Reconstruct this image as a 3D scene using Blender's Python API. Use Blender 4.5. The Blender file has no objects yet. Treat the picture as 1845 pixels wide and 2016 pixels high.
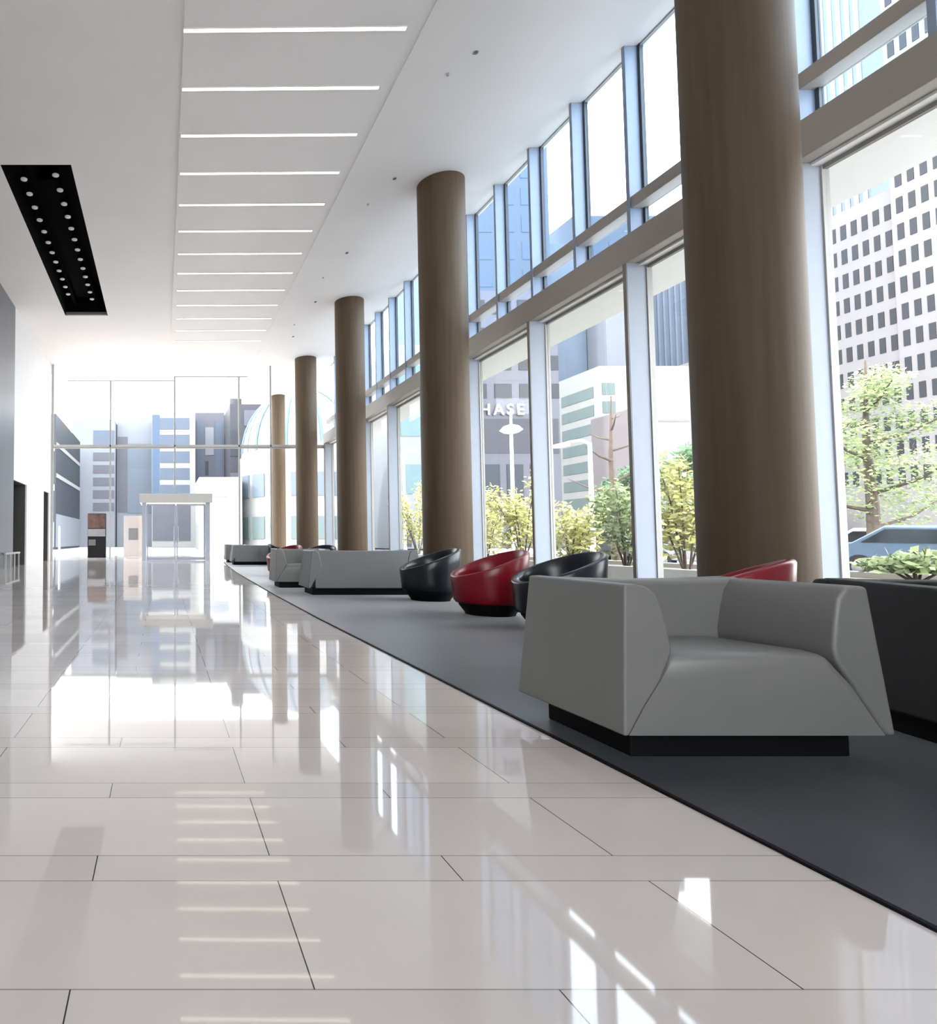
import bpy, bmesh, math, random
from mathutils import Vector, Matrix
random.seed(7)
scene = bpy.context.scene
COL = scene.collection
PI = math.pi
ORD = ['', 'first', 'second', 'third', 'fourth', 'fifth', 'sixth', 'seventh', 'eighth', 'ninth', 'tenth',
       'eleventh', 'twelfth', 'thirteenth', 'fourteenth', 'fifteenth', 'sixteenth', 'seventeenth', 'eighteenth']

# ------------------------------------------------------------------ materials
def mat(name, col, rough=0.5, metal=0.0, spec=0.5, var=0.06, scale=6.0, stretch=(1, 1, 1), bump=0.0, sheen=0.0, coat=0.0):
    m = bpy.data.materials.new(name); m.use_nodes = True
    nt = m.node_tree; N = nt.nodes; L = nt.links
    b = N['Principled BSDF']
    b.inputs['Roughness'].default_value = rough
    b.inputs['Metallic'].default_value = metal
    b.inputs['Specular IOR Level'].default_value = spec
    b.inputs['Sheen Weight'].default_value = sheen
    b.inputs['Coat Weight'].default_value = coat
    tc = N.new('ShaderNodeTexCoord'); mp = N.new('ShaderNodeMapping')
    mp.inputs['Scale'].default_value = stretch
    nz = N.new('ShaderNodeTexNoise'); nz.inputs['Scale'].default_value = scale; nz.inputs['Detail'].default_value = 5
    L.new(tc.outputs['Object'], mp.inputs['Vector']); L.new(mp.outputs['Vector'], nz.inputs['Vector'])
    rp = N.new('ShaderNodeValToRGB')
    rp.color_ramp.elements[0].position = 0.3; rp.color_ramp.elements[1].position = 0.7
    rp.color_ramp.elements[0].color = tuple(max(0, c * (1 - var)) for c in col) + (1,)
    rp.color_ramp.elements[1].color = tuple(min(1, c * (1 + var)) for c in col) + (1,)
    L.new(nz.outputs['Fac'], rp.inputs['Fac']); L.new(rp.outputs['Color'], b.inputs['Base Color'])
    if bump:
        n2 = N.new('ShaderNodeTexNoise'); n2.inputs['Scale'].default_value = 260; n2.inputs['Detail'].default_value = 3
        L.new(tc.outputs['Object'], n2.inputs['Vector'])
        bp = N.new('ShaderNodeBump'); bp.inputs['Strength'].default_value = bump; bp.inputs['Distance'].default_value = 0.002
        L.new(n2.outputs['Fac'], bp.inputs['Height']); L.new(bp.outputs['Normal'], b.inputs['Normal'])
    return m

def emit(name, col, s):
    m = bpy.data.materials.new(name); m.use_nodes = True
    nt = m.node_tree; nt.nodes.clear()
    e = nt.nodes.new('ShaderNodeEmission'); e.inputs['Color'].default_value = (*col, 1); e.inputs['Strength'].default_value = s
    o = nt.nodes.new('ShaderNodeOutputMaterial'); nt.links.new(e.outputs[0], o.inputs[0])
    return m

def glass(name, tint, ior=1.45):
    m = bpy.data.materials.new(name); m.use_nodes = True
    nt = m.node_tree; nt.nodes.clear(); N = nt.nodes; L = nt.links
    t = N.new('ShaderNodeBsdfTransparent'); t.inputs['Color'].default_value = (*tint, 1)
    g = N.new('ShaderNodeBsdfGlossy'); g.inputs['Roughness'].default_value = 0.0
    f = N.new('ShaderNodeFresnel'); f.inputs['IOR'].default_value = ior
    mx = N.new('ShaderNodeMixShader'); o = N.new('ShaderNodeOutputMaterial')
    ml = N.new('ShaderNodeMath'); ml.operation = 'MULTIPLY'; ml.inputs[1].default_value = 0.05
    L.new(f.outputs[0], ml.inputs[0]); L.new(ml.outputs[0], mx.inputs[0])
    L.new(t.outputs[0], mx.inputs[1]); L.new(g.outputs[0], mx.inputs[2]); L.new(mx.outputs[0], o.inputs[0])
    return m

def marble_floor():
    """Polished pale stone laid in alternating wide and narrow courses with thin dark joints."""
    m = mat('polished_stone', (0.715, 0.65, 0.61), rough=0.035, spec=0.6, var=0.05, scale=1.3)
    nt = m.node_tree; N = nt.nodes; L = nt.links; b = N['Principled BSDF']
    rp = [n for n in N if n.type == 'VALTORGB'][0]
    tc = N.new('ShaderNodeTexCoord'); sx = N.new('ShaderNodeSeparateXYZ'); L.new(tc.outputs['Object'], sx.inputs[0])
    def M(op, a, c=None, clamp=False):
        n = N.new('ShaderNodeMath'); n.operation = op; n.use_clamp = clamp
        for i, v in enumerate((a, c)):
            if v is None: continue
            if isinstance(v, (int, float)): n.inputs[i].default_value = v
            else: L.new(v, n.inputs[i])
        return n.outputs[0]
    X, Y = sx.outputs['X'], sx.outputs['Y']
    u = M('FLOORED_MODULO', M('SUBTRACT', Y, 1.135), 0.519)
    narrow = M('LESS_THAN', u, 0.129)
    w = 0.0018
    l1 = M('LESS_THAN', M('ABSOLUTE', M('SUBTRACT', u, 0.129)), w)
    l2 = M('GREATER_THAN', M('ABSOLUTE', M('SUBTRACT', u, 0.2595)), 0.2595 - w)
    off = M('ADD', M('MULTIPLY', narrow, -0.49), 0.305)
    v = M('FLOORED_MODULO', M('SUBTRACT', X, off), 0.98)
    l3 = M('GREATER_THAN', M('ABSOLUTE', M('SUBTRACT', v, 0.49)), 0.49 - 0.0016)
    line = M('MAXIMUM', M('MAXIMUM', M('MULTIPLY', l1, 0.55), M('MULTIPLY', l2, 0.55)), l3)
    # each slab has its own slight tone
    cell = N.new('ShaderNodeCombineXYZ')
    L.new(M('FLOOR', M('DIVIDE', M('SUBTRACT', X, off), 0.98)), cell.inputs[0])
    L.new(M('ADD', M('MULTIPLY', M('FLOOR', M('DIVIDE', M('SUBTRACT', Y, 1.135), 0.519)), 2.0), narrow), cell.inputs[1])
    wn = N.new('ShaderNodeTexWhiteNoise'); wn.noise_dimensions = '2D'; L.new(cell.outputs[0], wn.inputs['Vector'])
    tone = M('ADD', M('MULTIPLY', wn.outputs['Value'], 0.10), 0.95)
    mul = N.new('ShaderNodeMix'); mul.data_type = 'RGBA'; mul.blend_type = 'MULTIPLY'; mul.inputs[0].default_value = 1
    cmb = N.new('ShaderNodeCombineXYZ')
    for i in range(3): L.new(tone, cmb.inputs[i])
    L.new(rp.outputs['Color'], mul.inputs[6]); L.new(cmb.outputs[0], mul.inputs[7])
    mx = N.new('ShaderNodeMix'); mx.data_type = 'RGBA'
    L.new(line, mx.inputs[0]); L.new(mul.outputs[2], mx.inputs[6]); mx.inputs[7].default_value = (0.06, 0.055, 0.05, 1)
    L.new(mx.outputs[2], b.inputs['Base Color'])
    return m

M_ = {}
M_['floor'] = marble_floor()
M_['ceil'] = mat('white_ceiling_plaster', (0.85, 0.81, 0.785), 0.75, var=0.015, scale=1)
M_['white'] = mat('white_wall_paint', (0.80, 0.785, 0.775), 0.5, var=0.02, scale=2)
M_['darkwall'] = mat('dark_grey_stone_cladding', (0.13, 0.135, 0.15), 0.35, var=0.08, scale=2, stretch=(1, 1, .2))
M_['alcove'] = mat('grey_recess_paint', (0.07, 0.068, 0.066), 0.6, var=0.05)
M_['fin'] = mat('white_aluminium_fin', (0.40, 0.44, 0.51), 0.6, spec=.15, var=0.015)
M_['finup'] = mat('silver_blue_mullion', (0.30, 0.36, 0.46), 0.5, spec=.25, var=0.02)
M_['edge'] = mat('dark_gasket', (0.05, 0.06, 0.075), 0.5)
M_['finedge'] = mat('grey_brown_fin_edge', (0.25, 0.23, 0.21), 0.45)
M_['beam'] = mat('taupe_beam_cladding', (0.38, 0.345, 0.31), 0.45, var=0.02)
M_['head'] = mat('white_soffit_and_lit_underside', (0.8, 0.8, 0.79), 0.5, var=0.01)
M_['column'] = mat('brown_board_marked_concrete', (0.102, 0.068, 0.039), 0.6, spec=.3, var=0.14, scale=5, stretch=(3, 3, .12), bump=0.15)
M_['carpet'] = mat('charcoal_blue_carpet', (0.022, 0.026, 0.035), 0.36, spec=0.5, var=0.3, scale=2.2, bump=0.1, sheen=0.75)
_b = M_['carpet'].node_tree.nodes['Principled BSDF']; _b.inputs['Sheen Roughness'].default_value = .2; _b.inputs['Sheen Tint'].default_value = (1, 1, 1, 1)
M_['leather'] = mat('grey_leather', (0.185, 0.182, 0.174), 0.42, var=0.03, scale=3, bump=0.08)
M_['leather2'] = mat('mid_grey_leather', (0.17, 0.172, 0.175), 0.42, var=0.03, scale=3, bump=0.08)
M_['dleather'] = mat('charcoal_leather', (0.009, 0.009, 0.010), 0.5, spec=.22, var=0.05, bump=0.08)
M_['red'] = mat('crimson_leather', (0.24, 0.007, 0.016), 0.3, var=0.05, bump=0.05)
M_['navy'] = mat('blue_black_leather', (0.012, 0.015, 0.021), 0.28, var=0.06, bump=0.05)
M_['plinth'] = mat('black_plinth', (0.004, 0.004, 0.0045), 0.6, spec=.15)
M_['black'] = mat('black_recess_paint', (0.002, 0.002, 0.002), 0.9, spec=.1)
M_['blackpanel'] = mat('dark_slate_panel', (0.002, 0.002, 0.003), 0.9, spec=.03)
M_['spot'] = mat('satin_spotlight', (0.62, 0.63, 0.60), 0.4)
M_['steel'] = mat('brushed_steel', (0.45, 0.45, 0.44), 0.35, metal=0.7, var=0.03)
M_['greyframe'] = mat('pale_grey_frame', (0.42, 0.41, 0.39), 0.45, var=0.02)
M_['portal'] = mat('stone_beige_header', (0.55, 0.53, 0.50), 0.5, var=0.03)
M_['glass'] = glass('clear_glass', (0.93, 0.95, 0.96))
M_['glassup'] = glass('blue_tinted_glass', (0.86, 0.93, 0.99))
M_['strip'] = emit('light_strip_diffuser', (1.0, 0.88, 0.72), 6.0)
M_['detector'] = mat('grey_detector_plastic', (0.16, 0.155, 0.15), 0.5)
# outside
M_['paving'] = mat('pale_paving', (0.48, 0.465, 0.44), 0.8, var=0.06, scale=1)
M_['asphalt'] = mat('grey_asphalt', (0.10, 0.10, 0.105), 0.9, var=0.1, scale=3)
M_['leafy'] = mat('yellow_green_leaf', (0.50, 0.49, 0.17), 0.6, var=0.3, scale=4)
M_['leafg'] = mat('fresh_green_leaf', (0.24, 0.30, 0.12), 0.6, var=0.3, scale=2)
M_['leafd'] = mat('mid_green_leaf', (0.07, 0.14, 0.06), 0.6, var=0.3, scale=2)
M_['bark'] = mat('grey_brown_bark', (0.12, 0.09, 0.07), 0.8, var=0.2, scale=8)
M_['whitemetal'] = mat('white_painted_metal', (0.75, 0.76, 0.78), 0.4)
M_['tyre'] = mat('black_tyre', (0.02, 0.02, 0.02), 0.7)
M_['carglass'] = mat('dark_car_glass', (0.03, 0.035, 0.04), 0.1)
KO = 0.45
def wallmat(n, c): M_[n] = mat(n + '_facade', tuple(KO * q for q in c), 0.6, var=0.04, scale=.4)
for n, c in dict(offwhite=(0.42, 0.40, 0.41), winslate=(0.045, 0.052, 0.066), paleblue=(0.27, 0.33, 0.42), blueglass=(0.14, 0.205, 0.30),
                 ribblue=(0.24, 0.31, 0.42), lav=(0.20, 0.20, 0.25), lavdk=(0.09, 0.09, 0.115), purew=(0.62, 0.62, 0.61), mint=(0.26, 0.34, 0.34),
                 steelblue=(0.13, 0.205, 0.34), slate=(0.055, 0.065, 0.09), palest=(0.42, 0.45, 0.52), pink=(0.48, 0.42, 0.43), teal=(0.22, 0.36, 0.40),
                 midblue=(0.17, 0.22, 0.31)).items(): wallmat(n, c)
M_['brownart'] = mat('brown_rust_print', (0.06, 0.026, 0.016), 0.5, var=0.7, scale=3)
M_['pinkboard'] = mat('pale_pink_board', (0.42, 0.37, 0.35), 0.6, var=0.05)
M_['greypatch'] = mat('grey_print', (0.16, 0.15, 0.155), 0.6)
M_['carsilver'] = mat('silver_car_paint', (0.45, 0.46, 0.48), 0.25, metal=0.3)
M_['carblue'] = mat('steel_blue_car_paint', (0.12, 0.17, 0.24), 0.25, metal=0.3)
M_['carwhite'] = mat('white_car_paint', (0.6, 0.6, 0.6), 0.25)
M_['cardark'] = mat('dark_grey_car_paint', (0.05, 0.05, 0.055), 0.25, metal=0.3)

# ------------------------------------------------------------------ mesh helper
class MB:
    def __init__(s): s.v = []; s.f = []
    def quad(s, *p):
        n = len(s.v); s.v += [tuple(q) for q in p]; s.f.append(tuple(range(n, n + len(p))))
    def box(s, x0, x1, y0, y1, z0, z1):
        n = len(s.v)
        s.v += [(x0, y0, z0), (x1, y0, z0), (x1, y1, z0), (x0, y1, z0), (x0, y0, z1), (x1, y0, z1), (x1, y1, z1), (x0, y1, z1)]
        s.f += [tuple(n + i for i in q) for q in ((0, 3, 2, 1), (4, 5, 6, 7), (0, 1, 5, 4), (1, 2, 6, 5), (2, 3, 7, 6), (3, 0, 4, 7))]
        return s
    def loft(s, rings, caps=True, closed=True):
        n = len(s.v); k = len(rings[0])
        for r in rings: s.v += [tuple(p) for p in r]
        for i in range(len(rings) - 1):
            for j in range(k if closed else k - 1):
                a, b = n + i * k + j, n + i * k + (j + 1) % k
                s.f.append((a, b, b + k, a + k))
        if caps:
            s.f.append(tuple(n + j for j in reversed(range(k))))
            s.f.append(tuple(n + (len(rings) - 1) * k + j for j in range(k)))
        return s
    def lathe(s, prof, c=(0, 0, 0), seg=32, caps=True):
        return s.loft([[(c[0] + r * math.cos(2 * PI * j / seg), c[1] + r * math.sin(2 * PI * j / seg), c[2] + z) for j in range(seg)] for r, z in prof], caps)
    def tube(s, pts, rad, seg=8):
        P = [Vector(p) for p in pts]; rings = []
        for i, p in enumerate(P):
            d = (P[min(i + 1, len(P) - 1)] - P[max(i - 1, 0)]).normalized()
            a = d.orthogonal().normalized(); b = d.cross(a)
            r = rad[i] if isinstance(rad, (list, tuple)) else rad
            if i == 0: ref = a
            a = (ref - d * ref.dot(d)).normalized(); b = d.cross(a); ref = a
            rings.append([p + (a * math.cos(2 * PI * j / seg) + b * math.sin(2 * PI * j / seg)) * r for j in range(seg)])
        return s.loft(rings)
    def build(s, name, m, parent=None, bevel=0.0, seg=2, smooth=False, loc=None, angle=40):
        me = bpy.data.meshes.new(name); me.from_pydata(s.v, [], s.f); me.validate()
        bm = bmesh.new(); bm.from_mesh(me); bmesh.ops.recalc_face_normals(bm, faces=bm.faces); bm.to_mesh(me); bm.free()
        for q in ([m] if not isinstance(m, list) else m): me.materials.append(q if not isinstance(q, str) else M_[q])
        o = bpy.data.objects.new(name, me); COL.objects.link(o)
        if parent: o.parent = parent
        if loc: o.location = loc
        if smooth or bevel:
            for p in me.polygons: p.use_smooth = True
        if bevel:
            b = o.modifiers.new('bevel', 'BEVEL'); b.width = bevel; b.segments = seg; b.limit_method = 'ANGLE'; b.angle_limit = math.radians(28)
            b.harden_normals = True
        elif smooth:
            try: me.set_sharp_from_angle(angle=math.radians(angle))
            except Exception: pass
        return o

def tag(o, label=None, cat=None, group=None, kind=None):
    if label: o['label'] = label
    if cat: o['category'] = cat
    if group: o['group'] = group
    if kind: o['kind'] = kind
    return o
def empty(name, loc=(0, 0, 0), rz=0.0, **k):
    o = bpy.data.objects.new(name, None); COL.objects.link(o); o.location = loc; o.rotation_euler = (0, 0, rz); o.empty_display_size = .1
    return tag(o, **k)
def struct(o, label, cat): return tag(o, label, cat, None, 'structure')
def children(o): return [c for c in bpy.data.objects if c.parent == o]
def copy_tree(o, parent=None):
    c = o.copy(); COL.objects.link(c)
    if parent: c.parent = parent
    for ch in children(o): copy_tree(ch, c)
    return c

# ------------------------------------------------------------------ dimensions
WX = 7.55          # glass plane of the window wall
WL = -5.0          # left wall
ZC = 8.8           # ceiling
YE = 27.2          # end glazing
YB = -8.0          # wall behind the viewer
YCAN = 33.6        # roof edge outside
FINS = [6.80 + 2.52 * k for k in range(-1, 9)]     # 4.28 ... 24.44

# ------------------------------------------------------------------ shell
struct(MB().box(WL - .8, WX + .1, YB - .3, YCAN + 1.6, -.25, 0).build('floor', 'floor'), 'polished pale stone floor in wide and narrow courses', 'floor')
m = MB()
def slab(x0, x1, y0, y1, z, t=.35): m.box(x0, x1, y0, y1, z, ZC + t)
HX0, HX1, HY0, HY1 = -3.42, -1.93, 12.5, 21.15     # black recess
slab(WL - .3, .33, YB - .3, HY0, ZC); slab(WL - .3, .33, HY1, YCAN, ZC)
slab(WL - .3, HX0, HY0, HY1, ZC); slab(HX1, .33, HY0, HY1, ZC)
slab(.33, 4.0, YB - .3, YCAN, ZC - .03); slab(4.0, WX + .12, YB - .3, YCAN, ZC - .05)
m.box(HX0 - .2, HX1 + .2, HY0 - .2, HY1 + .2, ZC + .9, ZC + 1.1)
struct(m.build('ceiling', 'ceil'), 'white plaster ceiling with a lowered band along the windows', 'ceiling')

m = MB().box(WL - .3, WL, YB, 20.4, 0, ZC)
struct(m.build('wall_left', 'darkwall'), 'dark grey stone-clad near stretch of the left wall', 'wall')
m = MB()
for y0, y1, z0 in ((20.4, 22.4, 2.92), (22.4, 25.6, 0), (25.6, 26.85, 2.97), (26.85, YE, 0)):
    m.box(WL - .06, WL, y0, y1, z0, ZC)
struct(m.build('wall_left_end', 'white'), 'white far stretch of the left wall with two doorways', 'wall')
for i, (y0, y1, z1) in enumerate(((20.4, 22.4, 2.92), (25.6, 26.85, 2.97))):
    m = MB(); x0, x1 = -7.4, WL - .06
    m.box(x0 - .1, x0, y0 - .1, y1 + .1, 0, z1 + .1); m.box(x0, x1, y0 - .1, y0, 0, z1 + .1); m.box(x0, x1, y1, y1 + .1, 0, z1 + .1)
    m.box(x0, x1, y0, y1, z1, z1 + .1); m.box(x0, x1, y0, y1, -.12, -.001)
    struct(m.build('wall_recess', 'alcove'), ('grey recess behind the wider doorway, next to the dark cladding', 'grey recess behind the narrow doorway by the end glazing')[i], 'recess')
m = MB(); m.box(WL - .3, -4.6, YB - .3, YB, 0, ZC); m.box(1.4, WX + .3, YB - .3, YB, 0, ZC); m.box(-4.6, 1.4, YB - .3, YB, 8.2, ZC)
struct(m.build('wall_back', 'white'), 'white wall behind the viewer, around the added glazed opening', 'wall')
o = MB().box(-.75, -.65, YB - .2, YB - .1, 0, 8.2).build('window_back_added', 'greyframe'); struct(o, 'unseen glazed opening added behind the viewer for daylight', 'window')  # unseen opening, added and sized to bring daylight to the near floor
m = MB(); m.box(-4.6, -.75, YB - .16, YB - .14, 0, 8.2); m.box(-.65, 1.4, YB - .16, YB - .14, 0, 8.2); m.build('pane', 'glass', o)
struct(MB().box(WX, WX + .3, YB, FINS[0], 0, ZC - .05).build('wall_right_light_block', 'white'), 'unseen white wall kept solid to darken the near end', 'wall')  # unseen stretch, kept solid so that less daylight reaches the near end

# ------------------------------------------------------------------ window wall
BF = 7.24          # inner face of beam and lower fins
B0, B1 = 5.22, 5.66
struct(MB().box(BF, WX + .12, FINS[0], YE + .1, B0, B1).build('beam_window_wall', 'beam', bevel=.01), 'long taupe beam between the upper and lower windows', 'beam')
struct(MB().box(WX - .12, WX + .1, FINS[0], YE + .1, B0 - .035, B0 - .002).build('trim_1', 'head'), 'white strip painting light onto the underside of the long taupe beam', 'trim')  # light on the beam's underside, put into a white strip
struct(MB().box(7.36, WX + .06, FINS[0], YE, 6.10, 6.29).build('transom_upper', 'beam', bevel=.008), 'slim taupe transom crossing the upper windows', 'trim')
struct(MB().box(7.32, WX + .06, FINS[0], YE, 0.0, .10).build('baseboard_right', 'fin', bevel=.006), 'low white sill under the window wall', 'trim')
tn = 2; wn = 1
for k, y in enumerate(FINS + [YE - .09]):
    o = MB().box(BF, WX, y, y + .075, .1, B0).build('trim_%d' % tn, 'fin', bevel=.004); tn += 1
    struct(o, 'tall white window fin below the beam, %s from the near end' % ORD[k + 1], 'window fin')
    MB().box(BF - .012, BF, y + .004, y + .071, .1, B0).build('shaded_edge', 'finedge', o)  # shade on the fin's inner edge, put into a darker strip colour
    MB().box(WX - .015, WX + .07, y - .02, y + .095, .1, B0).build('outer_frame', 'greyframe', o)
ups = []
y = FINS[0]
while y < YE - .3: ups.append(y); y += 1.26
for k, y in enumerate(ups):
    o = MB().box(WX - .21, WX, y + .02, y + .09, B1, ZC - .05).build('trim_%d' % tn, 'finup', bevel=.004); tn += 1
    struct(o, 'slim silver-blue mullion above the beam, number %d from the near end' % (k + 1), 'mullion')
    MB().box(WX - .01, WX + .05, y - .028, y + .1, B1, ZC - .05).build('dark_gasket', 'edge', o)
yy = FINS + [YE]
for k in range(len(yy) - 1):
    y0, y1 = yy[k] + .095, yy[k + 1] - .02
    f = MB()
    f.box(WX + .0, WX + .05, y0, y1, B0 - .085, B0 - .036); f.box(WX, WX + .05, y0, y1, .10, .15)
    o = f.build('window_%d' % wn, 'finedge'); wn += 1
    struct(o, 'tall lower window bay, %s from the near end' % ORD[k + 1], 'window')
    MB().box(WX + .02, WX + .032, y0, y1, .15, B0 - .085).build('pane', 'glass', o)
for k in range(len(ups)):
    y0 = ups[k] + .1; y1 = (ups[k + 1] if k + 1 < len(ups) else YE) - .028
    f = MB(); f.box(WX, WX + .05, y0, y1, B1, B1 + .03); f.box(WX, WX + .05, y0, y1, ZC - .08, ZC - .05)
    o = f.build('window_%d' % wn, 'greyframe'); wn += 1
    struct(o, 'upper window strip above the beam, number %d from the near end' % (k + 1), 'window')
    p = MB(); p.box(WX + .02, WX + .032, y0, y1, B1 + .03, 6.10); p.box(WX + .02, WX + .032, y0, y1, 6.29, ZC - .08)
    p.build('pane', 'glassup', o)
struct(MB().box(WX + .13, 8.75, FINS[0] - 4, YE + 6, B0 + .02, B0 + .45).build('roof_canopy', 'head'), 'white canopy slab outside above the lower windows', 'canopy')

# ------------------------------------------------------------------ columns
for k, (x, y, r) in enumerate(((6.15, 6.33, .465), (6.13, 13.1, .485), (6.15, 19.75, .465), (6.2, 26.1, .455), (6.3, 32.9, .36))):
    me = MB().lathe([(r, .0095 if k < 4 else 0), (r, ZC - .052)], seg=64)
    o = me.build('column', 'column', smooth=True, loc=(x, y, 0))
    tag(o, ('thick round brown concrete column behind the grey armchair, the nearest one', 'round brown concrete column behind the dark tub chair',
            'round brown concrete column behind the grey sofa', 'round brown concrete column inside, next to the end glazing',
            'slender pale column standing outside the end glazing')[k], 'column', None, 'structure')

# ------------------------------------------------------------------ ceiling fittings
for k in range(13):
    y = 9.05 + 1.229 * k
    x0 = .33 + .016 * k; x1 = 3.75 + .012 * k
    o = empty('light_strip', ((x0 + x1) / 2, y, ZC - .03), -.012, label='white linear light in the ceiling, %s counting from the longest, nearest one' % ORD[k + 1], cat='ceiling light', group='linear ceiling lights')
    h = (x1 - x0) / 2
    MB().box(-h, h, -.033, .033, -.010, -.002).build('diffuser', 'strip', o)
    f = MB(); f.box(-h - .012, h + .012, -.045, -.033, -.012, 0); f.box(-h - .012, h + .012, .033, .045, -.012, 0)
    f.box(-h - .012, -h, -.033, .033, -.012, 0); f.box(h, h + .012, -.033, .033, -.012, 0)
    f.build('trim_frame', 'ceil', o)
for k in range(5):
    o = empty('ceiling_detector', (5.05, 9.47 + 3.43 * k, ZC - .05), label='small grey detector on the ceiling band beside the columns, %s from the near end' % ORD[k + 1], cat='detector', group='ceiling detectors')
    MB().lathe([(.035, 0), (.035, -.015), (.025, -.02)], seg=16).build('body', 'detector', o, smooth=True)
    MB().box(-.05, .015, -.012, .012, -.03, -.018).build('sensor_arm', 'detector', o)
for k in range(4):
    MBo = MB().lathe([(.028, 0), (.028, -.008), (.014, -.02), (.022, -.03)], seg=12).build('ceiling_sprinkler', 'steel', smooth=True, loc=(4.81, 9.93 + 3.99 * k, ZC - .05))
    tag(MBo, 'tiny sprinkler head in the ceiling band, %s from the near end' % ORD[k + 1], 'sprinkler', 'ceiling sprinklers')
# black recess with two rows of spotlights
o = empty('ceiling_recess', ((HX0 + HX1) / 2, (HY0 + HY1) / 2, ZC), label='long black recessed lighting trough in the ceiling at upper left', cat='lighting trough')
hx, hy = (HX1 - HX0) / 2, (HY1 - HY0) / 2
f = MB(); t = .02
f.box(-hx, -hx + t, -hy, hy, 0.0, .85); f.box(hx - t, hx, -hy, hy, 0.0, .85); f.box(-hx + t, hx - t, -hy, -hy + t, 0.0, .85); f.box(-hx + t, hx - t, hy - t, hy, 0.0, .85)
f.box(-hx, hx, -hy, hy, .85, .88); f.build('housing', 'black', o)
MB().box(-.26, .26, -hy + 1.2, hy - .6, .42, .5).build('centre_panel', 'blackpanel', o)
MB().box(-hx + t, hx - t, hy - .05, hy - t - .001, .004, .11).build('end_trim', 'steel', o)
for s in (-1, 1):
    MB().box(s * .36 - .05, s * .36 + .05, -hy + .1, hy - .15, .30, .36).build('track', 'blackpanel', o)
def spotlight():
    e = empty('spotlight')
    MB().lathe([(.012, .30), (.012, .12)], seg=8).build('stem', 'blackpanel', e, smooth=True)
    can = MB().lathe([(.05, .13), (.08, .10), (.088, 0.02), (.088, 0), (.076, -.004), (.07, .012)], seg=20).build('can', 'blackpanel', e, smooth=True)
    MB().lathe([(.074, .004), (.072, -.02), (.04, -.034), (.004, -.036)], seg=20).build('lens', 'spot', can, smooth=True)
    return e
proto = spotlight(); first = True
for row, n, y0, y1, xx in (('left', 12, 13.0, 19.25, -3.035), ('right', 13, 12.85, 19.65, -2.315)):
    for k in range(n):
        e = proto if first else copy_tree(proto); first = False
        e.location = (xx, y0 + (y1 - y0) * k / (n - 1), ZC)
        tag(e, '%s spotlight from the near end, in the %s row of the black ceiling trough' % (ORD[k + 1], row), 'spotlight', 'spotlights in the black ceiling trough')
        e.scale = (1, 1.0, 1)

# ------------------------------------------------------------------ end glazing
xs = [-4.94, -2.34, .55, 3.44, 4.86]
nm = {-4.94: ('left post against the white wall', ZC, .05), -2.34: ('mullion left of the entrance portal', 8.07, .035), .55: ('mullion above the entrance portal', 8.25, .035),
      3.44: ('mullion right of the entrance portal', 8.25, .035), 4.86: ('tall post by the pale outdoor column', ZC - .05, .035)}
for x in xs:
    d, top, hw = nm[x]
    z0 = 2.98 if x == .55 else 0
    o = MB().box(x - hw, x + hw, YE - .05, YE + .05, z0, top).build('trim_%d' % tn, 'greyframe', bevel=.006); tn += 1
    struct(o, 'grey end-glazing ' + d, 'mullion')
f = MB(); f.box(-4.88, WX - .02, YE - .05, YE + .05, 5.06, 5.16)
struct(f.build('transom_end', 'portal', bevel=.006), 'pale transom across the end glazing', 'trim')
f = MB(); f.box(-4.3, .51, YE - .03, YE + .03, 8.05, 8.085); f.box(.51, 3.85, YE - .03, YE + .03, 8.235, 8.27)
struct(f.build('trim_%d' % tn, 'greyframe'), 'thin head rail high on the end glazing', 'trim'); tn += 1
ed = [-5.0, -2.34, .55, 3.44, 4.86, WX]
for k in range(5):
    x0, x1 = ed[k] + .05, ed[k + 1] - .05
    f = MB(); f.box(x0, x1, YE - .03, YE + .03, 5.0, 5.06)
    o = f.build('window_%d' % wn, 'greyframe'); wn += 1
    struct(o, 'end glazing bay, %s from the left wall' % ORD[k + 1], 'window')
    p = MB()
    p.box(x0, x1, YE - .006, YE + .006, 5.16, (ZC - .05) if k > 2 else ZC)
    lo0, lo1 = x0, x1
    if k == 1: p.box(x0, -1.05, YE - .006, YE + .006, 0, 5.0); p.box(-1.05, x1, YE - .006, YE + .006, 2.98, 5.0)
    elif k == 2: p.box(x0, 2.25, YE - .006, YE + .006, 2.98, 5.0); p.box(2.25, x1, YE - .006, YE + .006, 0, 5.0)
    else: p.box(x0, x1, YE - .006, YE + .006, 0, 5.0)
    p.build('pane', 'glass', o)
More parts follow.
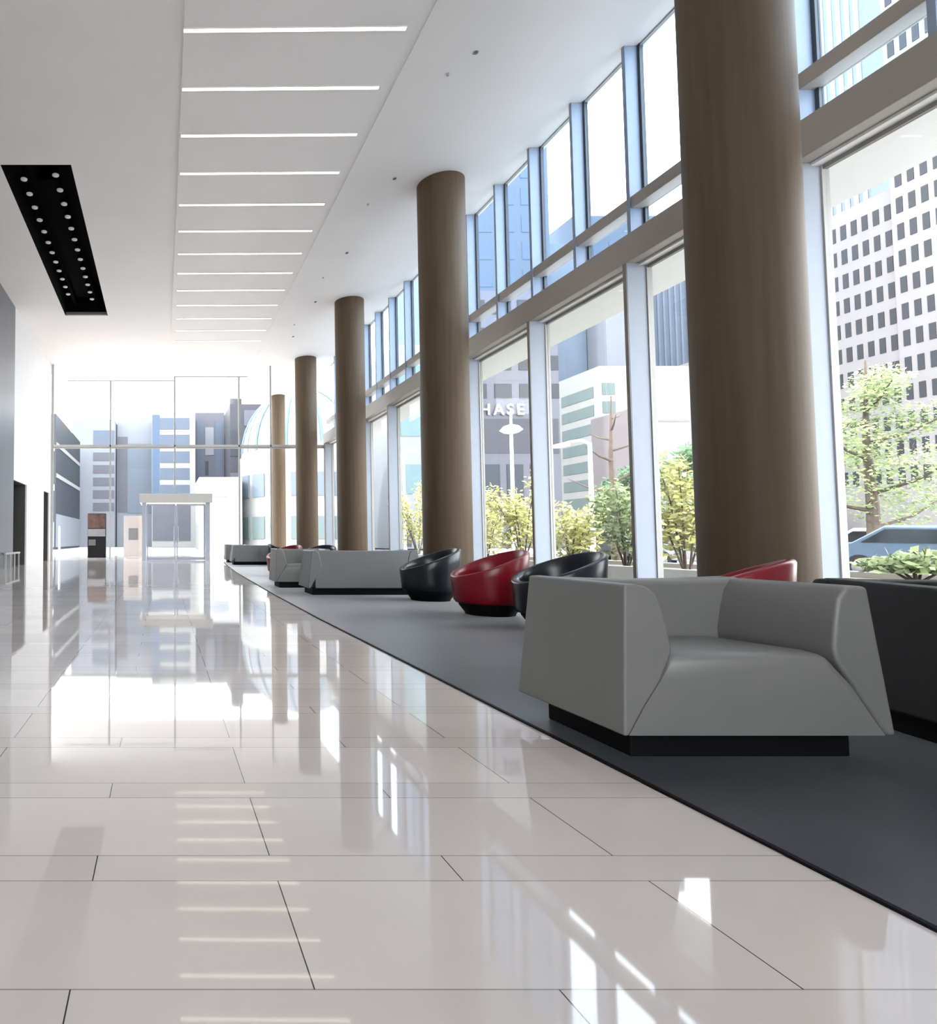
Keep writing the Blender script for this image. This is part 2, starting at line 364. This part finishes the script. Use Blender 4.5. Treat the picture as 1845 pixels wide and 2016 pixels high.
# entrance portal
o = empty('door_1', (.6, YE, 0)); struct(o, 'glass entrance portal with a thick beige header in the end glazing', 'entrance door')
MB().box(-1.62, 1.62, -.18, 2.2, 2.56, 2.96).build('header', 'portal', o, bevel=.012)
for s in (-1, 1):
    MB().box(s * 1.42 - .09, s * 1.42 + .09, -.12, .12, 0, 2.56).build('jamb', 'fin', o, bevel=.01)
    MB().box(s * 1.42 - .05, s * 1.42 + .05, 2.0, 2.1, 0, 2.56).build('jamb', 'fin', o, bevel=.01)
    MB().box(s * 1.42 - .008, s * 1.42 + .008, .12, 2.0, .05, 2.56).build('side_pane', 'glass', o)
for s in (-1, 1):
    l = MB(); a, b = (-1.3, -.02) if s < 0 else (.02, 1.3)
    l.box(a, a + .06, -.02, .02, .02, 2.5); l.box(b - .06, b, -.02, .02, .02, 2.5); l.box(a + .06, b - .06, -.02, .02, .02, .14); l.box(a + .06, b - .06, -.02, .02, 2.43, 2.5)
    lf = l.build('door_leaf', 'fin', o)
    MB().box(a + .06, b - .06, -.005, .005, .14, 2.43).build('pane', 'glass', lf)
    MB().tube([(s * .10, -.07, .8), (s * .10, -.07, 1.5)], .014).build('handle', 'steel', lf, smooth=True)

# ------------------------------------------------------------------ by the left wall
o = empty('barrier_rail', (-4.9, 19.0, 0), label='low pale barrier rail in front of the dark wall', cat='barrier')
MB().box(-.03, .03, 0, 1.9, .44, .5).build('top_rail', 'greyframe', o, bevel=.008)
for i in range(4): MB().box(-.02, .02, .05 + i * .58, .10 + i * .58, 0, .44).build('post', 'greyframe', o)
o = empty('access_post', (-5.5, 21.5, 0), label='slim post with a black reader head in the wider doorway', cat='post')
MB().lathe([(.09, 0), (.09, .02), (.035, .03), (.035, .95)], seg=16).build('pole', 'whitemetal', o, smooth=True)
MB().box(-.1, .1, -.05, .05, .95, 1.2).build('reader_head', 'plinth', o, bevel=.01)
# outside the end glazing
o = empty('display_kiosk', (-3.35, 31.0, 0), label='black display kiosk with a rust-brown upper picture outside the end glazing', cat='kiosk')
MB().box(-.46, .46, 0, .35, 0, 2.25).build('cabinet', 'plinth', o, bevel=.02)
MB().box(-.44, .44, -.02, 0, 1.5, 2.22).build('picture_panel', 'brownart', o)
MB().box(-.44, .44, -.015, 0, 1.08, 1.46).build('shelf_panel', 'greypatch', o)
MB().box(-.40, -.05, -.02, 0, .62, .92).build('screen', 'alcove', o)
o = empty('notice_board', (-1.5, 31.0, 0), label='pale pink notice board with a rounded grey square, left of the portal', cat='notice board')
MB().box(-.47, .47, 0, .1, .06, 2.12).build('board', 'pinkboard', o, bevel=.01)
MB().box(-.22, .26, -.012, 0, .9, 1.5).build('grey_square', 'greypatch', o, bevel=.06, seg=4)
for s in (-1, 1): MB().box(s * .4 - .05, s * .4 + .05, -.1, .2, 0, .06).build('foot', 'greyframe', o)
o = empty('grey_bollard', (-5.2, 30.8, 0), label='thin grey bollard outside, just right of the left wall end', cat='bollard')
MB().lathe([(.06, 0), (.06, 1.55), (.05, 1.6)], seg=12).build('post', 'greyframe', o, smooth=True)

# ------------------------------------------------------------------ carpet
pts = [(1.79, YB + .1), (1.79, 7), (1.84, 10), (2.05, 17), (2.42, 24), (2.75, 26.6), (7.2, 26.9), (7.2, YB + .1)]
m = MB(); m.loft([[(x, y, z) for x, y in pts] for z in (0.0005, .009)])
cp = m.build('carpet', 'carpet'); m = MB()
L_ = pts[:6]
m.loft([[(x - .016, y, .0005), (x, y, .0005), (x, y, .0088), (x - .016, y, .0088)] for x, y in L_])
m.build('edge_binding', 'plinth', cp)
tag(cp, 'charcoal carpet under all the lounge seating, along the windows', 'carpet')

# ------------------------------------------------------------------ seating
def armchair(name, W, leather, loc, rz=0.0, h=.72):
    """front at local y=0, facing -y; x from 0 to W"""
    e = empty(name, loc, rz)
    D0, D1 = .727, .64
    def dy(z): return D0 + (D1 - D0) * (z - .12) / .6
    zs = h / .72
    left = [(0, .12), (.02, .72), (.07, .722), (.11, .712), (.145, .680), (.175, .60), (.195, .51), (.203, .452), (.15, .335), (.09, .245), (.018, .12)]
    right = [(W, .12), (W - .085, .712), (W - .13, .716), (W - .175, .71), (W - .205, .665), (W - .222, .58), (W - .235, .472), (W - .228, .415), (W - .165, .321), (W - .09, .20), (W - .038, .12)]
    for prof in (left, right):
        P = [(x, z * zs) for x, z in prof]
        m = MB(); m.loft([[(x, .0, z) for x, z in P], [(x, .25, z) for x, z in P], [(x, dy(z), z) for x, z in P]])
        m.build('arm', leather, e, bevel=.016, seg=3)
    # backrest between the arms
    x0, x1 = .06, W - .12
    rings = []
    for i in range(9):
        t = i / 8; x = x0 + (x1 - x0) * t; dip = .012 * math.sin(PI * t)
        rings.append([(x, .515, .13), (x, .515, .45), (x, .50, h - dip - .01), (x, .52, h - dip), (x, dy(h) - .012, h - dip), (x, dy(.12), .121)])
    MB().loft(rings).build('backrest', leather, e, bevel=.016, seg=3)
    # seat with sloping front panel
    s = [(.022, .122), (.092, .244), (.152, .332), (.20, .43), (.222, .448), (W - .29, .448), (W - .262, .44), (W - .238, .415), (W - .17, .318), (W - .095, .198), (W - .042, .122)]
    rings = []
    for y, dz, dx in ((.004, -.022, 0), (.012, -.012, 0), (.035, -.003, 0), (.075, 0, 0), (.53, -.012, 0)):
        rings.append([(x, y, z * zs + (dz if z > .4 else 0)) for x, z in s])
    MB().loft(rings).build('seat', leather, e, smooth=True, angle=50)
    MB().box(.09, W - .09, .09, D0 - .1, 0.009, .13).build('base', 'plinth', e, bevel=.008)
    return e
g = 'grey block armchairs and sofas'
a = armchair('armchair', 1.085, 'leather', (1.836, 2.46, 0))
tag(a, 'large grey leather armchair in front of the thick near column, facing the viewer', 'armchair', g)
a = armchair('sofa', 1.83, 'leather2', (4.17, 10.56, 0), PI, .735)
tag(a, 'grey leather sofa seen from behind, left of the dark tub chair', 'sofa', g)
a = armchair('armchair', 1.1, 'leather', (2.10, 11.35, 0), 0, .735)
tag(a, 'grey leather armchair just beyond the sofa that is seen from behind', 'armchair', g)
a = armchair('sofa', 1.6, 'leather2', (4.06, 22.5, 0), PI)
tag(a, 'most distant grey sofa, near the end of the carpet', 'sofa', g)
a = armchair('armchair', .95, 'leather2', (2.48, 24.0, 0), 0)
tag(a, 'grey armchair hidden behind the most distant sofa', 'armchair', g)
a = armchair('sofa', 1.75, 'dleather', (3.786, 1.525, 0), PI / 2 - .2, .70)
DS = a
tag(a, 'charcoal sofa with its dark back to the viewer, beside the near armchair', 'sofa', g)

def tub(leather, loc, rz, hi=.78, lo=.47, R=.425):
    """round tub chair; high side of the rim towards local +x"""
    e = empty('tub_chair', loc, rz); S = 48
    ang = [2 * PI * j / S for j in range(S)]
    def rim(a): 
        t = (1 + math.cos(a)) / 2
        return lo + (hi - lo) * (t ** .95)
    def ring(r, zf): return [((r(a) if callable(r) else r) * math.cos(a), (r(a) if callable(r) else r) * math.sin(a), zf(a)) for a in ang]
    rings = [ring(R - .075, lambda a: .145), ring(R - .05, lambda a: .15), ring(R - .03, lambda a: .18)]
    for t in (.25, .5, .75): rings.append(ring(R - .03 + .03 * t, lambda a, t=t: .18 + (rim(a) - .20) * t))
    w = lambda a: .055 + .03 * (1 - math.cos(a)) / 2
    rings += [ring(R, lambda a: rim(a) - .022), ring(R - .008, lambda a: rim(a) - .006), ring(lambda a: R - .02, lambda a: rim(a)),
              ring(lambda a: R - w(a) + .012, lambda a: rim(a)), ring(lambda a: R - w(a), lambda a: rim(a) - .01)]
    for t in (.3, .65, 1.0): rings.append(ring(lambda a, t=t: R - w(a) - .045 * t, lambda a, t=t: rim(a) - .01 + (.37 - rim(a)) * t))
    rings += [ring(.2, lambda a: .345), ring(.02, lambda a: .34)]
    MB().loft(rings).build('shell', leather, e, smooth=True, angle=60)
    MB().lathe([(.02, .41), (.22, .41), (.285, .40), (.31, .375), (.305, .33)], seg=40, caps=True).build('seat_cushion', leather, e, smooth=True, angle=60)
    MB().lathe([(.27, .009), (.275, .03), (R - .085, .12), (R - .085, .15)], seg=40).build('base', 'plinth', e, smooth=True)
    return e
tg = 'round tub chairs'
tag(tub('navy', (4.06, 6.28, 0), -.05), 'blue-black tub chair partly hidden by the near armchair', 'tub chair', tg)
tag(tub('red', (3.93, 7.36, 0), -.05), 'crimson tub chair between the two dark tub chairs', 'tub chair', tg)
tag(tub('navy', (3.98, 9.10, 0), -.05), 'blue-black tub chair at the end of the grey sofa', 'tub chair', tg)
tag(tub('red', (3.87, 4.28, 0), -.75, hi=.775, R=.40), 'crimson tub chair peeking over the back of the near armchair', 'tub chair', tg)
tag(tub('red', (2.93, 14.7, 0), .5), 'crimson tub chair whose rim shows above the second armchair', 'tub chair', tg)
tag(tub('navy', (3.78, 14.8, 0), .8), 'dark tub chair whose rim shows above the grey sofa', 'tub chair', tg)
tag(tub('navy', (4.1, 21.2, 0), 2.9), 'small dark tub chair at the right end of the most distant sofa', 'tub chair', tg)

# ------------------------------------------------------------------ outside ground
struct(MB().box(WX + .1, 15.5, -30, YCAN + 1.6, -.3, -.02).build('pavement_window', 'paving'), 'pale pavement outside the windows', 'pavement')
struct(MB().box(15.5, 27, -30, 130, -.4, -.14).build('street', 'asphalt'), 'grey street beyond the pavement', 'street')
struct(MB().box(27, 140, -30, 130, -.35, -.05).build('pavement_far', 'paving'), 'pavement across the street', 'pavement')
struct(MB().box(-70, 15.5, YCAN + 1.6, 130, -.3, -.02).build('ground_plaza', 'paving'), 'pale plaza outside the end glazing', 'ground')

# ------------------------------------------------------------------ buildings
def building(name, label, X, Y, Z, wall, wins=(), winmat='winslate', extra=None, cat='building', prot=.06):
    """box X,Y,Z ranges; wins: ('x'|'y', a0, a1, z0, z1) rectangles on the -X or -Y face"""
    cx, cy = X[0], Y[0]
    e = empty(name, (cx, cy, 0), label=label, cat=cat)
    MB().box(0, X[1] - cx, 0, Y[1] - cy, Z[0], Z[1]).build('wall', wall, e)
    many = None
    for i, wd in enumerate(wins):
        f, a0, a1, z0, z1 = wd[:5]; wm = wd[5] if len(wd) > 5 else winmat
        if i >= 90 and many is None: many = MB()
        q = many if many is not None else MB()
        if f == 'x': q.box(-prot, .02, a0 - cy, a1 - cy, z0, z1)
        elif f == 'X': q.box(X[1] - cx - .02, X[1] - cx + prot, a0 - cy, a1 - cy, z0, z1)
        else: q.box(a0 - cx, a1 - cx, -prot, .02, z0, z1)
        if many is None: q.build('window', wm, e)
    if many is not None: tag(many.build('window', winmat, e), kind='stuff')
    return e
def grid(face, a0, a1, na, z0, z1, nz, fa=.5, fz=.55):
    out = []
    da = (a1 - a0) / na; dz = (z1 - z0) / nz
    for j in range(nz):
        for i in range(na):
            a = a0 + i * da; z = z0 + j * dz
            out.append((face, a + da * (1 - fa) / 2, a + da * (1 + fa) / 2, z + dz * (1 - fz) / 2, z + dz * (1 + fz) / 2))
    return out
# right: white office tower with a grid of dark windows
building('office_tower', 'tall white office tower with a grid of dark windows, seen right of the near column', (80, 105), (50, 65.3), (0, 75), 'offwhite',
         sorted(grid('x', 59.6, 65.1, 5, 6.5, 62.1, 19, .52, .58), key=lambda w: w[3]))
building('office_block', 'lower white office block with dark window rows, stepped below the tall white tower', (80.6, 105), (65.35, 80), (0, 39.8), 'offwhite',
         grid('x', 65.6, 74.4, 8, 6.5, 38.7, 11, .52, .58))
building('ribbed_tower', 'pale blue ribbed tower rising behind the white office block', (110, 130), (92.2, 118), (0, 110), 'ribblue',
         [('x', 92.6 + 1.25 * i, 93.3 + 1.25 * i, 2, 109, 'palest') for i in range(20)])
building('slotted_block', 'low white block with short dark slot windows above the green trees', (70, 79), (80.2, 92), (0, 24.5), 'offwhite',
         [('x', a, a + 1.6, z, z + .75) for z in (15.6, 18.4, 21.2) for a in (80.7, 83.0, 85.3, 87.6)])
building('blue_glass_block', 'wide blue glass block with a rounded-off top just above the beam, below the bright sky', (69, 83.5), (100, 116), (0, 55.3), 'blueglass',
         [('y', 69.4 + 2.7 * i, 71.4 + 2.7 * i, 30 + 4.6 * j, 32.4 + 4.6 * j, 'steelblue') for j in range(5) for i in range(5)])
building('blue_ribbed_tower', 'grey-blue tower with fine vertical ribs, just left of the near column', (75.5, 88), (93, 99.5), (0, 46), 'midblue',
         [('y', 75.8 + .9 * i, 76.1 + .9 * i, 1, 45.8, 'ribblue') for i in range(13)])
building('blue_glass_tower', 'tall blue glass tower filling the upper windows left of the bright sky', (40, 58.4), (90, 104), (0, 90), 'blueglass',
         [('y', 40.6 + 3.4 * i, 42.9 + 3.4 * i, 30.5 + 4.2 * j, 33.2 + 4.2 * j, 'steelblue') for j in range(11) for i in range(5)])
building('sky_blue_slab', 'plain light blue slab behind the white apartment block', (58.6, 64.9), (92, 99), (0, 46.5), 'ribblue', [('y', 58.8, 59.4, 1, 46, 'midblue')])
building('ribbed_slab', 'white ribbed slab standing behind the white balcony block', (65, 71.5), (88, 92), (0, 43), 'palest',
         [('y', 68.2 + .55 * i, 68.4 + .55 * i, 20, 42.6, 'ribblue') for i in range(6)])
building('balcony_block', 'white apartment block with slanting balcony bands and greenish glass', (55, 68), (75.9, 84.3), (0, 22.8), 'purew',
         [('x', 77.0, 83.2, 2.6 + 2.35 * j, 4.0 + 2.35 * j, 'mint') for j in range(8)] + [('y', 55.3, 56.9, 2.7 + 2.35 * j, 4.2 + 2.35 * j, 'mint') for j in range(8)])
building('pink_wing', 'low pale pink wing in front of the white apartment block', (51, 58), (66, 72), (0, 15.2), 'pink', [('y', 51.5, 57.5, 13.8, 14.0, 'greypatch')])
building('bank_building', 'grey building with paired dark windows above white sign letters', (34, 46), (70, 75), (0, 30.0), 'lav',
         [('y', a, a + 2.0, z, z + 1.7) for z in (17.3, 20.6, 23.9, 27.2) for a in (35.6, 38.5, 41.4, 44.0)] +
         [('y', 34.2, 45.8, 10.9, 14.9, 'lavdk')] + [('y', a, a + 1.9, 3.0, 9.6, 'slate') for a in (34.3, 37.0, 39.7, 42.4)])
t = bpy.data.curves.new('sign_letters', 'FONT'); t.body = 'CHASE'; t.size = 1.8; t.extrude = .10; t.offset = 0.045; t.space_character = 1.36
o = bpy.data.objects.new('wall_sign', t); COL.objects.link(o); o.location = (35.0, 69.85, 15.35); o.rotation_euler = (PI / 2, 0, 0)
t.materials.append(M_['purew'])
bpy.context.view_layer.update()
_me = bpy.data.meshes.new_from_object(o.evaluated_get(bpy.context.evaluated_depsgraph_get())); _mw = (o.location.copy(), o.rotation_euler.copy())
bpy.data.objects.remove(o); o = bpy.data.objects.new('wall_sign', _me); COL.objects.link(o); o.location, o.rotation_euler = _mw
tag(o, 'white capital-letter sign on the front of the grey building', 'sign')
building('street_block', 'pale block with teal shop windows seen between the second and third columns', (24, 32), (62, 78), (0, 21), 'palest',
         [('y', 24.4, 27.8, 11.5, 18.8, 'teal'), ('y', 28.3, 31.4, 9.5, 20.2, 'lav'), ('y', 24.6, 26.4, 5.6, 8.6, 'teal'), ('y', 26.7, 28.5, 5.6, 8.6, 'mint'), ('y', 24.5, 25.3, .2, 3.6, 'lavdk'), ('y', 29.5, 31.0, 3.5, 8.0, 'slate')])
# beyond the end glazing
def P(x, Y): return (x - 320) / 1200 * Y
def Zp(y, Y): return .9 + (1063 - y) / 1200 * Y
building('slate_building', 'slate building with white floor bands, left edge of the end glazing', (-30, -10.2), (58, 75), (0, 13), 'slate',
         [('X', 58.2, 74.8, 9.9, 10.3, 'purew'), ('X', 58.2, 74.8, 6.9, 7.3, 'purew'), ('X', 58.2, 74.8, .2, 3.4, 'palest'), ('y', -14, -10.3, 9.4, 10.0, 'purew'), ('y', -14, -10.3, 5.6, 6.2, 'purew'), ('y', -14, -10.3, .2, 2.6, 'palest'), ('y', -13.0, -11.7, .4, 5.0, 'mint')])
building('lavender_building', 'pale lavender building with grey window bands, left of the entrance portal', (-11.6, -6.1), (78, 92), (0, 16.4), 'palest',
         [('y', -8.9, -6.2, 4.6 + 1.62 * j, 5.65 + 1.62 * j, 'lav') for j in range(5)] + [('y', -8.9, -6.2, 13.0, 15.0, 'midblue')])
building('white_building', 'plain white-blue building right of the lavender one', (-6.0, -1.35), (80, 95), (0, 17.2), 'palest',
         [('y', -5.9, -4.6, 4.5, 14.5, 'lav'), ('y', -4.6, -1.4, 4.4, 13.6, 'paleblue')])
building('striped_building', 'building with a dark blue stair strip and blue-white floor stripes, above the portal', (-1.3, 4.0), (74, 90), (0, 16.6), 'purew',
         [('y', -1.25, -.35, 6.4, 16.2, 'steelblue')] + [('y', -.3, 3.3, 6.2 + 2.05 * j, 7.6 + 2.05 * j, 'midblue') for j in range(5)] +
         [('y', -1.2, 3.4, .8, 5.2, 'lav')])
building('greyblue_building', 'grey-lavender building right of the striped one', (4.1, 8.0), (78, 92), (0, 17.3), 'lav',
         [('y', 4.4, 5.3, 9.0, 16.2, 'midblue'), ('y', 5.5, 6.6, 11.8, 15.4, 'palest'), ('y', 6.8, 7.7, 9.0, 16.2, 'midblue'), ('y', 5.5, 5.9, 9.2, 11.0, 'slate')])
e = building('tank_building', 'dark grey building with a rooftop tank, beside the white domed building', (7.7, 14.5), (69, 76), (0, 16.4), 'lavdk',
             [('y', 7.7, 8.7, 10.4, 13.4, 'slate'), ('y', 9.3, 12.0, 13.9, 15.7, 'lav'), ('y', 7.7, 8.7, 6.0, 8.5, 'lav')])
MB().lathe([(.7, 16.4), (.7, 18.0), (.6, 18.2)], c=(.9, 2, 0), seg=20).build('tank', 'lavdk', e, smooth=True)
# domed building
e = empty('domed_building', (14, 62, 0), label='white round building with a glazed dome and wide windows, right of the portal', cat='building')
R = 6.2
MB().lathe([(R, 0), (R, 9.0), (R - .3, 9.3), (R - .3, 9.6)], seg=48).build('wall', 'purew', e, smooth=True)
MB().lathe([((R - .4) * math.cos(t), 9.6 + 6.6 * math.sin(t)) for t in [i * PI / 2 / 10 for i in range(10)]] + [(.4, 16.3), (.3, 17)], seg=48).build('dome', 'palest', e, smooth=True)
for k in range(12):
    a = PI + k * PI / 11
    rb = MB().tube([((R - .35) * math.cos(t) * math.cos(a), (R - .35) * math.cos(t) * math.sin(a), 9.6 + 6.65 * math.sin(t)) for t in [i * 1.5 / 8 for i in range(9)]], .13, 6)
    rb.build('dome_rib', 'purew' if k % 2 else 'teal', e, smooth=True)
for k in range(9):
    a = PI + .35 + k * .33
    for z0, z1, w in ((1.0, 3.1, .75), (5.0, 7.2, .75)):
        q = MB(); q.box(-w, w, -.06, .06, z0, z1)
        o = q.build('window', 'mint' if z0 < 4 else 'paleblue', e); o.location = ((R + .02) * math.cos(a), (R + .02) * math.sin(a), 0); o.rotation_euler = (0, 0, a + PI / 2)
building('white_hall', 'long low white hall across the plaza, between the portal and the round building', (3.5, 7.6), (58, 65), (0, 6.9), 'purew', [('y', 4.4, 6.2, 5.0, 5.9, 'palest')])

# ------------------------------------------------------------------ planting, trees
def leaves(m, c, r, n, size):
    for _ in range(n):
        while True:
            p = Vector((random.uniform(-1, 1), random.uniform(-1, 1), random.uniform(-1, 1)))
            if .25 < p.length < 1: break
        p = Vector((c[0] + p.x * r[0], c[1] + p.y * r[1], c[2] + p.z * r[2]))
        d = Vector((random.gauss(0, 1), random.gauss(0, 1), random.gauss(0, .7))).normalized()
        a = d.orthogonal().normalized(); s = size * random.uniform(.6, 1.4)
        m.quad(p, p + d * s * .5 + a * s * .28, p + d * s, p + d * s * .5 - a * s * .28)
def shrub(x, y, h, w, label, lm='leafy', n=900):
    e = empty('shrub', (x, y, .285), label=label, cat='shrub', group='shrubs outside the windows')
    st = MB(); fo = MB()
    k = 7
    for i in range(k):
        a = 2 * PI * i / k + random.random(); rr = w * random.uniform(.3, 1)
        tip = (rr * math.cos(a), rr * math.sin(a), h * random.uniform(.6, 1.0))
        st.tube([(0.05 * math.cos(a), .05 * math.sin(a), .03), (tip[0] * .5, tip[1] * .5, tip[2] * .6), tip], [.02, .014, .006], 5)
        leaves(fo, (tip[0] * .9, tip[1] * .9, tip[2] * .9), (w * .32, w * .32, h * .2), n // k // 2, .13)
        leaves(fo, (tip[0] * .6, tip[1] * .6, tip[2] * .5), (w * .38, w * .38, h * .28), n // k // 2, .13)
    fo.v = [(vx, vy, max(vz, .14 + .02 * random.random())) for vx, vy, vz in fo.v]
    st.build('stems', 'bark', e); fo.build('foliage', lm, e)
    return e
def tree(x, y, h, r, label, lm='leafg', n=5000, trunk=.16, z0=.3, size=.3, bare=False):
    e = empty('tree', (x, y, -.05), label=label, cat='tree')
    tr = MB(); fo = MB()
    tr.tube([(0, 0, 0), (.03, .02, h * .3), (-.05, .03, h * .6), (.02, 0, h * .97)], [trunk, trunk * .8, trunk * .5, .02], 8)
    nb = 9
    for i in range(nb):
        z = h * (z0 + (.9 - z0) * i / nb); a = i * 2.4; L = r * (1.05 - .6 * i / nb)
        tip = (L * math.cos(a), L * math.sin(a), z + L * .45)
        tr.tube([(0, 0, z), (tip[0] * .5, tip[1] * .5, z + L * .15), tip], [trunk * .35, trunk * .22, .01], 6)
        if not bare:
            leaves(fo, (tip[0] * .75, tip[1] * .75, tip[2]), (L * .45, L * .45, h * .07), n // nb // 2, size)
            leaves(fo, (tip[0] * .35, tip[1] * .35, tip[2] - L * .2), (L * .5, L * .5, h * .08), n // nb // 2, size)
    tr.build('trunk', 'bark', e, smooth=True)
    if not bare: fo.build('foliage', lm, e)
    return e
tree(21, 18.0, 6.5, 2.2, 'fresh green street tree outside, right of the near column', 'leafg', 9000, .17, .2, .11)
tree(17.0, 22.9, 6.6, 1.5, 'bare branching tree in front of the white apartment block', trunk=.16, z0=.35, bare=True)
tree(38, 44, 8.2, 3.2, 'round dark green tree left of the near column, across the street', 'leafd', 2600, .25, .25, .4)
tree(40, 52.5, 7.6, 2.6, 'smaller dark green tree by the foot of the pink wing', 'leafd', 2000, .25, .25, .4)
Z0 = .3
shrub(10.4, 19.6, 2.5, .9, 'yellow-green shrub in the bay beside the second column', n=1600)
shrub(10.2, 17.3, 2.4, .8, 'yellow-green shrub near the white globe lamp', n=1600)
shrub(10.3, 15.4, 1.5, .8, 'low yellow-green shrub in the bay left of the second fin', n=1300)
shrub(10.4, 13.7, 1.9, .7, 'green shrub behind the dark tub chair nearest the armchair', 'leafg', n=1300)
shrub(10.2, 11.9, 2.3, .65, 'tall yellow shrub just left of the thick near column', n=2000)
shrub(10.3, 24.6, 2.8, .9, 'yellow shrub seen between the second and third columns', n=1600)
shrub(10.6, 8.6, .45, .7, 'low green shrub under the street tree right of the near column', 'leafg')
o = empty('planter', (10.4, 16.5, -.02), label='long low stone planter with shrubs outside the windows', cat='planter')
m = MB(); m.box(-1.25, -1.1, -10.5, 10.5, 0, .40); m.box(1.1, 1.25, -10.5, 10.5, 0, .40); m.box(-1.1, 1.1, -10.5, -10.35, 0, .40); m.box(-1.1, 1.1, 10.35, 10.5, 0, .40)
m.build('rim', 'paving', o, bevel=.015)
MB().box(-1.1, 1.1, -10.35, 10.35, 0, .30).build('soil', 'bark', o)
# lamp posts
def lamp(x, y, h, label, arm=0.0, globe=True):
    e = empty('street_lamp', (x, y, -.02), label=label, cat='street lamp')
    MB().lathe([(.16, 0), (.16, .3), (.085, .4), (.06, h)], seg=14).build('pole', 'whitemetal', e, smooth=True)
    if globe:
        MB().lathe([(.02, h - .05), (.28, h + .02), (.42, h + .12), (.28, h + .28), (.05, h + .36)], seg=20).build('lamp_head', 'whitemetal', e, smooth=True)
        MB().lathe([(.05, h + .36), (.04, h + .9)], seg=10).build('finial', 'whitemetal', e, smooth=True)
    if arm:
        MB().tube([(0, 0, h - .05), (-.05, arm * .2, h + .12), (-.1, arm * .6, h + .16), (-.1, arm, h + .14)], .05, 8).build('arm', 'whitemetal', e, smooth=True)
        MB().box(-.25, .05, arm - .3, arm + .3, h + .05, h + .17).build('lamp_head', 'whitemetal', e, bevel=.03)
    return e
lamp(14, 24.3, 5.2, 'white globe street lamp in front of the grey sign building')
lamp(14, 19.85, 4.1, 'white street lamp with a bent arm, in front of the white apartment block', 1.3, False)
lamp(14, 35.2, 5.8, 'white street lamp with a long arm between the second and third columns', -1.6, False)
# cars
def car(x, y, paint, label, rz=PI / 2):
    e = empty('car', (x, y, -.14), rz, label=label, cat='car', group='cars on the street')
    prof = [(-2.1, .35), (-2.15, .62), (-2.0, .82), (-1.0, .92), (-.45, 1.38), (.75, 1.42), (1.5, .98), (2.05, .9), (2.15, .6), (2.1, .35)]
    MB().loft([[(x_, s, z) for x_, z in [(a * k, b if b < 1 else b - d) for a, b in prof]] for s, k, d in ((-.86, .97, .05), (-.8, 1, 0), (.8, 1, 0), (.86, .97, .05))]).build('body', paint, e, bevel=.04)
    for s in (-1, 1):
        g = MB(); y0 = s * .862; y1 = s * .875
        g.loft([[(-.85, y_, .95), (-.4, y_, 1.28), (.7, y_, 1.31), (1.25, y_, .98)] for y_ in (y0, y1)]); g.build('side_window', 'carglass', e)
        for wx in (-1.35, 1.3):
            w = MB(); w.loft([[(wx + .33 * math.cos(t), s * yy_, .33 + .33 * math.sin(t)) for t in [2 * PI * i / 20 for i in range(20)]] for yy_ in (.68, .88)])
            wo = w.build('wheel', 'tyre', e, smooth=True)
            h = MB(); h.loft([[(wx + r_ * math.cos(t), s * yy_, .33 + r_ * math.sin(t)) for t in [2 * PI * i / 16 for i in range(16)]] for yy_, r_ in ((.87, .2), (.892, .17))])
            h.build('hub_cap', 'steel', wo, smooth=True)
    return e
car(19, 14.6, 'carblue', 'steel blue car in the rightmost bay, under the street tree')
car(19.8, 26.6, 'cardark', 'dark grey car behind the crimson tub chair, by the globe lamp')
car(18.0, 19.6, 'carsilver', 'silver car beyond the shrubs in the middle bay')
car(22.5, 18.4, 'carwhite', 'white car on the far lane, right of the near column')

# ------------------------------------------------------------------ light
w = bpy.data.worlds.new('overcast_sky'); scene.world = w; w.use_nodes = True
bg = w.node_tree.nodes['Background']; bg.inputs['Color'].default_value = (0.96, 0.975, 1.0, 1); bg.inputs['Strength'].default_value = 7.6
s = bpy.data.lights.new('sun', 'SUN'); s.energy = 3.0; s.angle = math.radians(3); s.color = (1, .95, .88)
so = bpy.data.objects.new('sun', s); COL.objects.link(so)
so.rotation_euler = Vector((.8, .0, -.6)).to_track_quat('-Z', 'Y').to_euler()

# ------------------------------------------------------------------ camera
cam = bpy.data.cameras.new('camera'); co = bpy.data.objects.new('camera', cam); COL.objects.link(co)
cam.sensor_fit = 'HORIZONTAL'; cam.sensor_width = 36; cam.lens = 36 * 1200 / 1845
cam.shift_x = (922.5 - 320) / 1845
cam.clip_end = 500; cam.clip_start = .05
co.location = (0, 0, .9); co.rotation_euler = (PI / 2 + math.atan2(55, 1200), 0, 0)
scene.camera = co
scene.view_settings.view_transform = 'Standard'; scene.view_settings.look = 'None'
scene.view_settings.exposure = 0.12; scene.view_settings.gamma = 1.0; scene.view_settings.use_curve_mapping = False
scene.cycles.max_bounces = 10; scene.cycles.diffuse_bounces = 6; scene.cycles.glossy_bounces = 4; scene.cycles.transparent_max_bounces = 24
scene.cycles.caustics_reflective = False; scene.cycles.caustics_refractive = False
scene.cycles.sample_clamp_indirect = 8
